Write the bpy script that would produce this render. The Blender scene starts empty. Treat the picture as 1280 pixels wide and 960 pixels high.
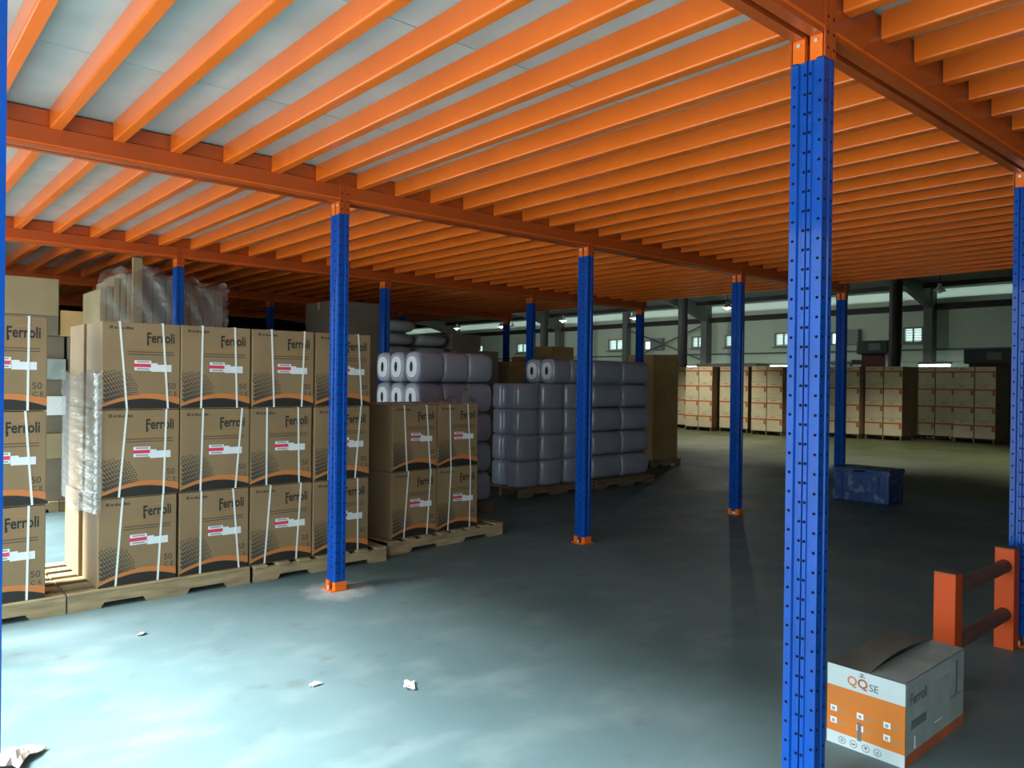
import bpy, bmesh, math, random
from mathutils import Vector, Matrix
random.seed(7)
S = bpy.context.scene
C = S.collection
PI = math.pi
# ------------------------------------------------------------------ camera
# world frame: x runs along the girders, y along the joists, z up, metres
F_PX, YAW, PITCH, ROLL = 951.75, 0.854381, -0.004134, 0.0122086
cam = bpy.data.cameras.new('camera'); cam.sensor_width = 36.0; cam.lens = 36.0*F_PX/1280.0
cam.clip_start = 0.05; cam.clip_end = 200
cam_o = bpy.data.objects.new('camera', cam); C.objects.link(cam_o)
fw = Vector((math.cos(YAW)*math.cos(PITCH), math.sin(YAW)*math.cos(PITCH), math.sin(PITCH)))
rt = Vector((math.sin(YAW), -math.cos(YAW), 0)); up = rt.cross(fw)
r2 = rt*math.cos(ROLL) + up*math.sin(ROLL); u2 = up*math.cos(ROLL) - rt*math.sin(ROLL)
cam_o.matrix_world = Matrix(((r2.x, u2.x, -fw.x, -2.5904), (r2.y, u2.y, -fw.y, -4.8437), (r2.z, u2.z, -fw.z, 1.5), (0, 0, 0, 1)))
S.camera = cam_o
# ------------------------------------------------------------------ world, daylight, exposure
w = bpy.data.worlds.new('overcast_sky'); S.world = w; w.use_nodes = True
bg = w.node_tree.nodes['Background']
bg.inputs[0].default_value = (0.80, 0.97, 1.0, 1); bg.inputs[1].default_value = 4.6
S.view_settings.view_transform = 'Standard'; S.view_settings.look = 'None'
S.view_settings.exposure = 0.0; S.view_settings.gamma = 1.0; S.view_settings.use_curve_mapping = False
S.cycles.max_bounces = 8; S.cycles.diffuse_bounces = 4; S.cycles.glossy_bounces = 3; S.cycles.transparent_max_bounces = 12
S.cycles.caustics_reflective = False; S.cycles.caustics_refractive = False
S.cycles.sample_clamp_indirect = 6.0; S.cycles.use_denoising = True
sun = bpy.data.lights.new('hazy_sun', 'SUN'); sun.energy = 25.0; sun.angle = math.radians(27); sun.color = (0.90, 0.98, 1.0)
sun_o = bpy.data.objects.new('hazy_sun', sun); C.objects.link(sun_o)
SUN_EL, SUN_AZ = math.radians(46), math.radians(12)      # azimuth: how far towards +y of the -x direction it stands
sd = Vector((math.cos(SUN_EL)*math.cos(SUN_AZ), -math.cos(SUN_EL)*math.sin(SUN_AZ), -math.sin(SUN_EL)))
sun_o.rotation_euler = sd.to_track_quat('-Z', 'Y').to_euler(); sun_o.location = (-20, 5, 25)
# the open loading door in the left wall: y from DOOR0 to DOOR1, a light portal lies in it
DOOR0, DOOR1, DOORH, WALLX = -7.5, 5.0, 2.75, -3.0
def portal(name, loc, rot, sx, sy):
    l = bpy.data.lights.new(name, 'AREA'); l.shape = 'RECTANGLE'; l.size = sx; l.size_y = sy
    l.cycles.is_portal = True
    o = bpy.data.objects.new(name, l); C.objects.link(o); o.location = loc; o.rotation_euler = rot
    return o
portal('door_daylight_portal', (WALLX-0.13, (DOOR0+DOOR1)/2, DOORH/2), (0, -PI/2, 0), DOORH, DOOR1-DOOR0)

# ------------------------------------------------------------------ materials
def _n(nt, t, **kw):
    n = nt.nodes.new(t)
    for k, v in kw.items(): setattr(n, k, v)
    return n
def mat(name, col, rough=0.5, metal=0.0, var=0.0, scale=4.0, bump=0.0, bscale=60.0, coat=0.0, spec=0.5, emit=None, estr=0.0, stretch=None, dirt=None):
    m = bpy.data.materials.new(name); m.use_nodes = True; nt = m.node_tree
    b = nt.nodes['Principled BSDF']; L = nt.links.new
    b.inputs['Base Color'].default_value = (*col, 1); b.inputs['Roughness'].default_value = rough
    b.inputs['Metallic'].default_value = metal; b.inputs['Coat Weight'].default_value = coat
    b.inputs['Coat Roughness'].default_value = 0.12; b.inputs['Specular IOR Level'].default_value = spec
    if emit: b.inputs['Emission Color'].default_value = (*emit, 1); b.inputs['Emission Strength'].default_value = estr
    if var or bump:
        tc = _n(nt, 'ShaderNodeTexCoord'); src = tc.outputs['Object']
        if stretch:
            mp = _n(nt, 'ShaderNodeMapping'); mp.inputs['Scale'].default_value = stretch; L(src, mp.inputs['Vector']); src = mp.outputs['Vector']
    if var:
        oi = _n(nt, 'ShaderNodeObjectInfo')
        ad = _n(nt, 'ShaderNodeVectorMath', operation='ADD'); L(src, ad.inputs[0])
        sc = _n(nt, 'ShaderNodeVectorMath', operation='SCALE'); sc.inputs[0].default_value = (7, 13, 5); L(oi.outputs['Random'], sc.inputs['Scale'])
        L(sc.outputs[0], ad.inputs[1])
        nz = _n(nt, 'ShaderNodeTexNoise'); nz.inputs['Scale'].default_value = scale; nz.inputs['Detail'].default_value = 6
        L(ad.outputs[0], nz.inputs['Vector'])
        mr = _n(nt, 'ShaderNodeMapRange'); mr.inputs['From Min'].default_value = 0.3; mr.inputs['From Max'].default_value = 0.7
        L(nz.outputs['Fac'], mr.inputs['Value'])
        mx = _n(nt, 'ShaderNodeMix', data_type='RGBA')
        d = dirt if dirt else tuple(max(0, c*(1-var)) for c in col)
        mx.inputs['A'].default_value = (*d, 1) if not dirt else (*[a*(1-var)+bb*var for a, bb in zip(col, dirt)], 1)
        mx.inputs['B'].default_value = (*[min(1, c*(1+var*0.4)) for c in col], 1)
        L(mr.outputs[0], mx.inputs['Factor']); L(mx.outputs['Result'], b.inputs['Base Color'])
    if bump:
        nb = _n(nt, 'ShaderNodeTexNoise'); nb.inputs['Scale'].default_value = bscale; nb.inputs['Detail'].default_value = 4
        L(src, nb.inputs['Vector'])
        bp = _n(nt, 'ShaderNodeBump'); bp.inputs['Strength'].default_value = bump; bp.inputs['Distance'].default_value = 0.01
        L(nb.outputs['Fac'], bp.inputs['Height']); L(bp.outputs[0], b.inputs['Normal'])
    return m
M = {}
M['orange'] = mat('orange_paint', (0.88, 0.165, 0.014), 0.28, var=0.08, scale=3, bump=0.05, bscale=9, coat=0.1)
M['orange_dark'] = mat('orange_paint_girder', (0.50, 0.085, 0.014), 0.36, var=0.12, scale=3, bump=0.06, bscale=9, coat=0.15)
M['blue'] = mat('blue_paint', (0.002, 0.066, 0.36), 0.5, var=0.18, scale=5, bump=0.30, bscale=5, coat=0.28, spec=0.12)
M['blue'].node_tree.nodes['Principled BSDF'].inputs['Coat IOR'].default_value = 1.55
M['blue'].node_tree.nodes['Principled BSDF'].inputs['Coat Roughness'].default_value = 0.07
M['hole'] = mat('punched_hole_dark', (0.004, 0.005, 0.012), 0.9, spec=0.1)
M['bolt'] = mat('zinc_bolt', (0.75, 0.72, 0.66), 0.35, metal=0.6)
M['deck'] = mat('deck_board', (0.38, 0.49, 0.50), 0.30, var=0.18, scale=2.5, bump=0.04, bscale=20)
M['kraft'] = mat('kraft_card', (0.30, 0.196, 0.098), 0.62, var=0.14, scale=3.5, bump=0.05, bscale=40)
M['kraft2'] = mat('kraft_card_pale', (0.34, 0.27, 0.155), 0.65, var=0.16, scale=3, bump=0.05, bscale=40)
M['kraft3'] = mat('kraft_card_tan', (0.64, 0.41, 0.17), 0.65, var=0.16, scale=3, bump=0.05, bscale=40)
M['kraft_dark'] = mat('kraft_card_grey', (0.20, 0.165, 0.12), 0.7, var=0.2, scale=3, bump=0.05, bscale=40)
M['ink'] = mat('black_ink', (0.022, 0.018, 0.014), 0.6)
M['ink_dot'] = mat('grey_brown_ink', (0.050, 0.045, 0.038), 0.6)
M['ink_line'] = mat('brown_ink', (0.10, 0.062, 0.034), 0.6)
M['ink_orange'] = mat('orange_ink', (0.62, 0.20, 0.05), 0.6)
M['ink_caption'] = mat('orange_caption_ink', (0.42, 0.21, 0.06), 0.6)
M['label'] = mat('white_label_paper', (0.80, 0.84, 0.86), 0.55)
M['label_red'] = mat('red_label_print', (0.75, 0.05, 0.10), 0.55)
M['label_grey'] = mat('grey_label_print', (0.35, 0.34, 0.34), 0.55)
M['strap'] = mat('white_strap', (0.86, 0.88, 0.84), 0.35, coat=0.3)
M['wood'] = mat('pallet_wood', (0.42, 0.31, 0.17), 0.75, var=0.35, scale=5, bump=0.25, bscale=30, stretch=(1, 6, 6))
M['wood_dark'] = mat('pallet_wood_dark', (0.22, 0.15, 0.08), 0.8, var=0.35, scale=5, bump=0.25, bscale=30, stretch=(1, 6, 6))
M['tank'] = mat('film_wrapped_tank', (0.36, 0.38, 0.47), 0.30, var=0.12, scale=4, bump=0.25, bscale=16, coat=0.5)
M['tank_cap'] = mat('tank_end_daylit', (0.84, 0.88, 0.92), 0.30, var=0.06, scale=4, bump=0.10, bscale=14, coat=0.5)  # end colour lightened to carry the door daylight falling on it
M['tank_hole'] = mat('tank_port_dark', (0.012, 0.014, 0.022), 0.5)
M['white_card'] = mat('white_card', (0.84, 0.70, 0.50), 0.6, var=0.10, scale=3)
M['card_orange'] = mat('orange_card_print', (0.70, 0.17, 0.05), 0.6, var=0.1, scale=8)
M['card_side'] = mat('shaded_card_side', (0.26, 0.16, 0.09), 0.65, var=0.15, scale=3)  # shade on the carton sides put into a darker colour than the lit fronts
M['qq_white'] = mat('carton_white', (0.58, 0.66, 0.68), 0.5, var=0.05, scale=6)
M['qq_orange'] = mat('carton_orange', (0.66, 0.19, 0.022), 0.5, var=0.05, scale=6)
M['qq_grey'] = mat('carton_dusty_grey', (0.32, 0.37, 0.36), 0.65, var=0.35, scale=7, dirt=(0.16, 0.17, 0.15))
M['qq_top'] = mat('carton_dusty_top', (0.13, 0.122, 0.105), 0.75, var=0.3, scale=8)
M['qq_side_orange'] = mat('carton_side_orange', (0.50, 0.12, 0.05), 0.6, var=0.25, scale=7)
M['qq_ink'] = mat('carton_grey_ink', (0.14, 0.15, 0.16), 0.6)
M['crate'] = mat('blue_crate_plastic', (0.012, 0.05, 0.20), 0.45, var=0.2, scale=5)
M['barrier'] = mat('barrier_orange', (0.62, 0.078, 0.012), 0.5, var=0.10, scale=5, spec=.25)
M['barrier_pipe'] = mat('barrier_pipe_worn', (0.14, 0.075, 0.055), 0.55, var=0.3, scale=8)
M['steel'] = mat('grey_green_steel', (0.17, 0.20, 0.185), 0.6, var=0.15, scale=2)
M['steel_dark'] = mat('dark_steel', (0.020, 0.020, 0.017), 0.6, var=0.15, scale=2)
M['wall'] = mat('cream_wall', (0.70, 0.86, 0.66), 0.7, var=0.10, scale=0.6)
M['wall_grey'] = mat('grey_wall', (0.40, 0.42, 0.40), 0.8, var=0.15, scale=0.6)
M['roof'] = mat('roof_sheet', (0.24, 0.28, 0.255), 0.6, var=0.15, scale=1.0)
M['frame'] = mat('window_frame_grey', (0.30, 0.33, 0.31), 0.5)
M['machine_red'] = mat('machine_dark_red', (0.13, 0.035, 0.03), 0.5, var=0.2, scale=2)
M['machine_green'] = mat('machine_dark_green', (0.04, 0.06, 0.055), 0.5, var=0.2, scale=2)
M['machine_white'] = mat('machine_white', (0.60, 0.62, 0.56), 0.5)
M['debris'] = mat('torn_card', (0.35, 0.30, 0.25), 0.8, var=0.3, scale=20)
M['paper'] = mat('scrap_paper', (0.75, 0.75, 0.72), 0.7)
M['apron'] = mat('outside_concrete', (0.37, 0.37, 0.355), 0.85, var=0.15, scale=0.8)
M['lamp_on'] = mat('lamp_glow', (0.9, 0.95, 0.9), 0.5, emit=(0.86, 1.0, 0.88), estr=14.0)
M['tube_on'] = mat('tube_glow', (0.9, 0.95, 0.9), 0.5, emit=(0.84, 1.0, 0.95), estr=22.0)
def sheet_mat(name, col, trans, rough=0.4):
    """daylight sheeting: part translucent, part diffuse"""
    m = bpy.data.materials.new(name); m.use_nodes = True; nt = m.node_tree
    nt.nodes.remove(nt.nodes['Principled BSDF'])
    t = _n(nt, 'ShaderNodeBsdfTranslucent'); t.inputs[0].default_value = (*col, 1)
    d = _n(nt, 'ShaderNodeBsdfDiffuse'); d.inputs[0].default_value = (*col, 1)
    mx = _n(nt, 'ShaderNodeMixShader'); mx.inputs[0].default_value = trans
    nt.links.new(d.outputs[0], mx.inputs[1]); nt.links.new(t.outputs[0], mx.inputs[2])
    nt.links.new(mx.outputs[0], nt.nodes['Material Output'].inputs[0]); return m
M['sheet'] = sheet_mat('skylight_sheet', (0.82, 0.86, 0.80), 0.42)
M['pane'] = sheet_mat('louvre_glass', (0.80, 0.88, 0.84), 0.40)
M['bright_pane'] = sheet_mat('open_vent_glass', (0.9, 0.95, 0.95), 0.75)
def film_mat(name, alpha, bump):
    m = bpy.data.materials.new(name); m.use_nodes = True; nt = m.node_tree; L = nt.links.new
    nt.nodes.remove(nt.nodes['Principled BSDF'])
    g = _n(nt, 'ShaderNodeBsdfGlossy'); g.inputs['Roughness'].default_value = 0.12; g.inputs[0].default_value = (0.9, 0.95, 0.97, 1)
    d = _n(nt, 'ShaderNodeBsdfDiffuse'); d.inputs[0].default_value = (0.75, 0.8, 0.82, 1)
    t = _n(nt, 'ShaderNodeBsdfTransparent'); t.inputs[0].default_value = (0.93, 0.95, 0.96, 1)
    tc = _n(nt, 'ShaderNodeTexCoord'); mp = _n(nt, 'ShaderNodeMapping'); mp.inputs['Scale'].default_value = (3, 3, 26)
    nz = _n(nt, 'ShaderNodeTexNoise'); nz.inputs['Scale'].default_value = 3.0; nz.inputs['Detail'].default_value = 5
    bp = _n(nt, 'ShaderNodeBump'); bp.inputs['Strength'].default_value = bump; bp.inputs['Distance'].default_value = 0.02
    L(tc.outputs['Object'], mp.inputs[0]); L(mp.outputs[0], nz.inputs['Vector']); L(nz.outputs['Fac'], bp.inputs['Height'])
    L(bp.outputs[0], g.inputs['Normal'])
    a = _n(nt, 'ShaderNodeMixShader'); a.inputs[0].default_value = 0.35; L(g.outputs[0], a.inputs[1]); L(d.outputs[0], a.inputs[2])
    c = _n(nt, 'ShaderNodeMixShader'); c.inputs[0].default_value = alpha; L(t.outputs[0], c.inputs[1]); L(a.outputs[0], c.inputs[2])
    L(c.outputs[0], nt.nodes['Material Output'].inputs[0]); return m
M['film'] = film_mat('stretch_film', 0.32, 0.4)
M['film_thin'] = film_mat('stretch_film_thin', 0.22, 0.6)

# floor: painted grey concrete, worn and dusty
def floor_mat():
    m = bpy.data.materials.new('painted_concrete_floor'); m.use_nodes = True; nt = m.node_tree; L = nt.links.new
    b = nt.nodes['Principled BSDF']; tc = _n(nt, 'ShaderNodeTexCoord')
    def noise(scale, detail, st=None):
        n = _n(nt, 'ShaderNodeTexNoise'); n.inputs['Scale'].default_value = scale; n.inputs['Detail'].default_value = detail
        s = tc.outputs['Object']
        if st:
            mp = _n(nt, 'ShaderNodeMapping'); mp.inputs['Scale'].default_value = st; mp.inputs['Rotation'].default_value = (0, 0, 0.5)
            L(s, mp.inputs[0]); s = mp.outputs[0]
        L(s, n.inputs['Vector']); return n.outputs['Fac']
    def rng(v, a, bb):
        r = _n(nt, 'ShaderNodeMapRange'); r.inputs['From Min'].default_value = a; r.inputs['From Max'].default_value = bb
        L(v, r.inputs['Value']); return r.outputs[0]
    def mix(f, A, B):
        x = _n(nt, 'ShaderNodeMix', data_type='RGBA'); L(f, x.inputs['Factor'])
        for k, v in (('A', A), ('B', B)):
            if isinstance(v, tuple): x.inputs[k].default_value = (*v, 1)
            else: L(v, x.inputs[k])
        return x.outputs['Result']
    c = mix(rng(noise(0.7, 5), .35, .65), (0.092, 0.150, 0.160), (0.132, 0.198, 0.208))
    c2 = mix(rng(noise(2.2, 8, (1, 1.7, 1)), .50, .85), c, (0.19, 0.25, 0.25))
    c3 = mix(rng(noise(5.0, 8), .60, .78), c2, (0.10, 0.12, 0.118))
    # pale cement dust round the foot of the front-left column
    d = _n(nt, 'ShaderNodeVectorMath', operation='DISTANCE'); d.inputs[1].default_value = (0.03, 0.02, 0); L(tc.outputs['Object'], d.inputs[0])
    ad = _n(nt, 'ShaderNodeMath', operation='MULTIPLY_ADD'); L(noise(9, 4), ad.inputs[0]); ad.inputs[1].default_value = 0.30; L(d.outputs['Value'], ad.inputs[2])
    dust = rng(ad.outputs[0], .44, .24)
    c4 = mix(dust, c3, (0.42, 0.43, 0.41))
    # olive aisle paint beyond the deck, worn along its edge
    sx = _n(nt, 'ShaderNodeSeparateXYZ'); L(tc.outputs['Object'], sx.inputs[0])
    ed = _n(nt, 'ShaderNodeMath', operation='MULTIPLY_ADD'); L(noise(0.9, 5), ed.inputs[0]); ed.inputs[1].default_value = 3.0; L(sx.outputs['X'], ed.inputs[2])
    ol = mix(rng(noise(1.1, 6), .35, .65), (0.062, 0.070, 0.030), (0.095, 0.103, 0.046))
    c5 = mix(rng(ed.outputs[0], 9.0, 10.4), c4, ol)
    L(c5, b.inputs['Base Color'])
    r = _n(nt, 'ShaderNodeMapRange'); r.inputs['To Min'].default_value = 0.42; r.inputs['To Max'].default_value = 0.7
    L(noise(1.6, 6), r.inputs['Value']); L(r.outputs[0], b.inputs['Roughness'])
    bp = _n(nt, 'ShaderNodeBump'); bp.inputs['Strength'].default_value = 0.10; bp.inputs['Distance'].default_value = 0.01
    L(noise(14, 6), bp.inputs['Height']); L(bp.outputs[0], b.inputs['Normal'])
    return m
M['floor'] = floor_mat()

# ------------------------------------------------------------------ mesh helpers
class MB:
    def __init__(s): s.v = []; s.f = []; s.m = []; s.cur = 0; s.smooth = False; s.sm = []
    def _add(s, vs, fs):
        o = len(s.v); s.v += [tuple(p) for p in vs]; s.f += [tuple(i+o for i in f) for f in fs]
        s.m += [s.cur]*len(fs); s.sm += [s.smooth]*len(fs); return s
    def box(s, x0, x1, y0, y1, z0, z1):
        v = [(x, y, z) for z in (z0, z1) for y in (y0, y1) for x in (x0, x1)]
        return s._add(v, [(0, 2, 3, 1), (4, 5, 7, 6), (0, 1, 5, 4), (2, 6, 7, 3), (0, 4, 6, 2), (1, 3, 7, 5)])
    def quad(s, a, b, c, d): return s._add([a, b, c, d], [(0, 1, 2, 3)])
    def prism(s, poly, z0, z1, axis='z'):
        """extrude a closed 2-D polygon (ccw) along an axis"""
        def P(a, b, t): return {'z': (a, b, t), 'x': (t, a, b), 'y': (a, t, b)}[axis]
        n = len(poly); v = [P(a, b, z0) for a, b in poly] + [P(a, b, z1) for a, b in poly]
        f = [(i, (i+1) % n, n+(i+1) % n, n+i) for i in range(n)]
        f += [tuple(range(n))[::-1], tuple(range(n, 2*n))]
        return s._add(v, f)
    def bar(s, p, q, w, h=None):
        h = h or w; p, q = Vector(p), Vector(q); d = (q-p).normalized()
        a = d.cross(Vector((0, 0, 1)));  a = a.normalized() if a.length > 1e-4 else Vector((1, 0, 0)); b = a.cross(d)
        v = [pt + a*i*w/2 + b*j*h/2 for pt in (p, q) for i, j in ((-1, -1), (1, -1), (1, 1), (-1, 1))]
        return s._add(v, [(0, 1, 2, 3)[::-1], (4, 5, 6, 7), (0, 1, 5, 4), (1, 2, 6, 5), (2, 3, 7, 6), (3, 0, 4, 7)])
    def cyl(s, p, q, r, r1=None, n=16):
        r1 = r if r1 is None else r1; p, q = Vector(p), Vector(q); d = (q-p).normalized()
        a = d.orthogonal().normalized(); b = d.cross(a)
        v = [pt + (a*math.cos(2*PI*i/n) + b*math.sin(2*PI*i/n))*rr for pt, rr in ((p, r), (q, r1)) for i in range(n)]
        s.smooth = True; s._add(v, [(i, (i+1) % n, n+(i+1) % n, n+i) for i in range(n)]); s.smooth = False
        s._add(v, [tuple(range(n))[::-1], tuple(range(n, 2*n))]); return s
    def mesh(s, name, *mats):
        me = bpy.data.meshes.new(name); me.from_pydata(s.v, [], s.f)
        for m in mats: me.materials.append(M[m] if isinstance(m, str) else m)
        me.polygons.foreach_set('material_index', s.m); me.polygons.foreach_set('use_smooth', s.sm)
        me.update(); return me
def bevelled(name, boxes, bev, mats, seg=2):
    """boxes given as 6-tuples, welded corners rounded"""
    bm = bmesh.new()
    for x0, x1, y0, y1, z0, z1 in boxes:
        r = bmesh.ops.create_cube(bm, size=1.0)
        for v in r['verts']: v.co = Vector(((x0+x1)/2+v.co.x*(x1-x0), (y0+y1)/2+v.co.y*(y1-y0), (z0+z1)/2+v.co.z*(z1-z0)))
    bmesh.ops.bevel(bm, geom=list(bm.edges), offset=bev, segments=seg, affect='EDGES', profile=0.6)
    bmesh.ops.recalc_face_normals(bm, faces=bm.faces)
    me = bpy.data.meshes.new(name); bm.to_mesh(me); bm.free()
    for m in mats: me.materials.append(M[m])
    return me
def obj(name, me, parent=None, loc=(0, 0, 0), rz=0.0):
    o = bpy.data.objects.new(name, me); C.objects.link(o); o.location = loc; o.rotation_euler = (0, 0, rz)
    if parent: o.parent = parent
    return o
def thing(name, label, cat, loc=(0, 0, 0), rz=0.0, group=None):
    o = bpy.data.objects.new(name, None); C.objects.link(o); o.location = loc; o.rotation_euler = (0, 0, rz)
    o.empty_display_size = 0.1
    return tag(o, label, cat, group)
def tag(o, label, cat, group=None):
    o['label'] = label; o['category'] = cat
    if group: o['group'] = group
    return o
def struct(o, label=None):
    o['kind'] = 'structure'
    if label: o['label'] = label
    return o
def text_mesh(name, body, size, material, bold=0.0, sx=1.0, shear=0.0):
    cu = bpy.data.curves.new(name, 'FONT'); cu.body = body; cu.size = size; cu.offset = bold; cu.resolution_u = 3; cu.shear = shear
    o = bpy.data.objects.new(name, cu); C.objects.link(o)
    dg = bpy.context.evaluated_depsgraph_get(); me = bpy.data.meshes.new_from_object(o.evaluated_get(dg))
    bpy.data.objects.remove(o); bpy.data.curves.remove(cu)
    for v in me.vertices: v.co = (v.co.x*sx, v.co.y, 0)
    me.materials.clear(); me.materials.append(M[material]); me.name = name
    return me
def text_into(mb, body, size, x, y, z, plane='front', bold=0.0, sx=1.0, width=None):
    """writing laid flat on a face: plane 'front' faces -y at depth y; 'left' faces -x at depth x (runs towards -y)"""
    me = text_mesh('t', body, size, 'ink', bold)
    xs = [v.co.x for v in me.vertices]; k = sx
    if width: k = width/(max(xs)-min(xs))
    x_0 = min(xs)
    if plane == 'front': vs = [(x+(v.co.x-x_0)*k, y, z+v.co.y) for v in me.vertices]
    elif plane == 'left': vs = [(x, y-(v.co.x-x_0)*k, z+v.co.y) for v in me.vertices]
    mb._add(vs, [tuple(p.vertices) for p in me.polygons]); bpy.data.meshes.remove(me)

DU, DV, BLUE_TOP = 2.5366, 3.5256, 2.665
GZ0, JZ0, DECKZ = 2.745, 2.857, 2.966
WU, WV = 0.078, 0.124
# ================================================================== STRUCTURE
XW, YB, YF = 25.5, -13.0, 62.0
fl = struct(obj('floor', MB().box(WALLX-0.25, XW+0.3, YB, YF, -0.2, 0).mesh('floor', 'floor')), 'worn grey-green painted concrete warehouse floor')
struct(obj('ground_outside', MB().box(-40, WALLX-0.25, -40, 60, -0.25, -0.03).mesh('ground_outside', 'apron')), 'concrete apron outside the loading door')
mb = MB()
mb.box(WALLX-0.25, WALLX, YB, DOOR0, 0, 8.2); mb.box(WALLX-0.25, WALLX, DOOR1, YF, 0, 8.2); mb.box(WALLX-0.25, WALLX, DOOR0, DOOR1, DOORH, 8.2)
struct(obj('wall_left', mb.mesh('wall_left', 'wall_grey')), 'grey wall with the wide open loading door')
struct(obj('wall_near', MB().box(WALLX-0.25, XW+0.3, YB-0.25, YB, 0, 8.2).mesh('wall_near', 'wall_grey')), 'grey end wall')
struct(obj('wall_end', MB().box(WALLX-0.25, XW+0.3, YF, YF+0.25, 0, 8.2).mesh('wall_end', 'wall_grey')), 'grey far end wall')
# far wall with window openings, beam, strip of daylight sheeting under the eave
WIN = [  # y centre, z0, z1, width, kind
    (6.05, 3.02, 3.52, .62, 'louvre'), (10.95, 3.02, 3.52, .72, 'louvre'), (13.3, 3.05, 3.52, .62, 'louvre'), (15.0, 3.05, 3.52, .62, 'louvre'),
    (19.7, 3.05, 3.55, .98, 'louvre'), (26.5, 3.07, 3.55, .98, 'louvre'), (8.82, 3.02, 3.46, .34, 'vent'), (17.78, 3.02, 3.44, .40, 'vent'), (-1.5, 3.02, 3.52, .7, 'louvre'), (30.5, 3.07, 3.55, .98, 'louvre')]
mb = MB(); mb.box(XW, XW+0.2, YB, YF, 0, 3.0); mb.box(XW, XW+0.2, YB, YF, 3.56, 4.5)
ys = sorted([(yc-wd/2, yc+wd/2, z0, z1) for yc, z0, z1, wd, k in WIN]); prev = YB
for a, b_, z0, z1 in ys:
    mb.box(XW, XW+0.2, prev, a, 3.0, 3.56); prev = b_
    if z0 > 3.0: mb.box(XW, XW+0.2, a, b_, 3.0, z0)
    if z1 < 3.56: mb.box(XW, XW+0.2, a, b_, z1, 3.56)
mb.box(XW, XW+0.2, prev, YF, 3.0, 3.56)
struct(obj('wall_far', mb.mesh('wall_far', 'wall')), 'cream rear wall with small high windows')
for i, (yc, z0, z1, wd, kind) in enumerate(WIN):
    f = MB(); y0, y1 = yc-wd/2, yc+wd/2; x0, x1 = XW-0.05, XW+0.06
    f.box(x0, x1, y0-.03, y0+.03, z0-.03, z1+.03); f.box(x0, x1, y1-.03, y1+.03, z0-.03, z1+.03)
    f.box(x0, x1, y0, y1, z0-.03, z0+.03); f.box(x0, x1, y0, y1, z1-.03, z1+.03)
    if kind == 'louvre': f.box(x0, x1, yc-.015, yc+.015, z0, z1); f.box(XW-.14, XW, y0-.1, y1+.1, z0-.07, z0-.03)
    wo = struct(obj('window_%d' % (i+1), f.mesh('window_frame', 'frame')), ('small louvred window' if kind == 'louvre' else 'small bright vent opening')+' high in the cream rear wall')
    if kind == 'louvre':
        n = 5; hh = (z1-z0-.06)/n
        pm = MB(); pm.box(0, .012, -(wd/2-.03), wd/2-.03, 0, hh*.92); pm = pm.mesh('pane', 'pane')
        for k in range(n): obj('pane', pm, wo, (XW+.02, yc, z0+.03+k*hh))
    else:
        obj('pane', MB().box(XW+.02, XW+.03, y0+.03, y1-.03, z0+.03, z1-.03).mesh('pane', 'bright_pane'), wo)
        tag(obj('shutter_box', bevelled('shutter_box', [(XW-.20, XW-.0, y0-.75, y0-.06, z0-.02, z1+.1)], .01, ['frame'])), 'grey shutter box beside the bright vent '+('behind the right end of the orange deck' if i == 6 else 'near the crossed bracing rods'), 'shutter')
st = struct(obj('wall_sheeting', MB().box(XW+.05, XW+.08, YB, YF, 4.5, 4.82).mesh('wall_sheeting', 'sheet')), 'pale daylight sheeting strip under the eave')
struct(obj('trim_1', MB().box(XW-.25, XW, YB, YF, 4.10, 4.30).mesh('trim_1', 'steel_dark')), 'dark horizontal wall beam')
struct(obj('trim_2', MB().box(XW-.06, XW, YB, YF, 2.72, 2.78).mesh('trim_2', 'steel')), 'thin pipe along the rear wall')
RISE = 0.11
def rz(x): return 4.82 + (XW-x)*RISE if x > 5 else 4.82 + (XW-5)*RISE + (x-5)*0.0
mb = MB()
mb.prism([(XW+.8, rz(XW)-.08), (5, rz(5)), (WALLX-.5, rz(5)), (WALLX-.5, rz(5)+.12), (5, rz(5)+.12), (XW+.8, rz(XW)+.04)][::-1], YB-.3, YF+.3, 'y')
struct(obj('roof', mb.mesh('roof', 'roof')), 'dark sloping sheet roof')
FR = [-3.6, 5.43, 14.45, 23.44, 32.4, 41.4]
for i, y in enumerate(FR):
    mb = MB(); mb.box(XW-.42, XW-.02, y-.14, y+.14, 0, 4.85)
    mb.prism([(XW-.02, 4.85), (XW-.42, 4.15), (XW-2.4, rz(XW-2.4)-.42), (6, rz(6)-.38), (6, rz(6)-.02), (XW-.02, 4.85-.0)], y-.09, y+.09, 'y')
    tag(obj('portal_frame', mb.mesh('portal_frame', 'steel')), ['grey portal frame at the right end of the rear wall, out beyond the right column', 'grey portal frame behind the rear-wall glare tube right of the nearest column',
        'grey portal frame right of the crossed bracing rods', 'grey portal frame behind the bell lamp left of the middle column', 'distant grey portal frame left of the dark deck column', 'farthest grey portal frame in the rear left gloom'][i], 'frame')
for y in (18.95,):
    tag(obj('wall_post', MB().box(XW-.34, XW-.02, y-.13, y+.13, 0, 4.8).mesh('wall_post', 'steel')), 'grey wall post between the double window and the crossed bracing rods', 'post')
for y, lb in ((5.43, 'dark brown round pillar right of the nearest blue column'), (13.63, 'dark brown round pillar above the kraft carton stack'), (21.67, 'dark brown round pillar left of the middle blue column')):
    t = thing('building_pillar', lb, 'pillar', (22.5, y, 0))
    obj('shaft', MB().cyl((0, 0, 0), (0, 0, rz(22.5)-.02), .19, n=20).mesh('shaft', 'steel_dark'), t)
    obj('base_plate', MB().box(-.3, .3, -.3, .3, 0, .03).mesh('base_plate', 'steel_dark'), t)
t = thing('cross_bracing', 'pair of crossed grey bracing rods on the rear wall', 'bracing')
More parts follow.
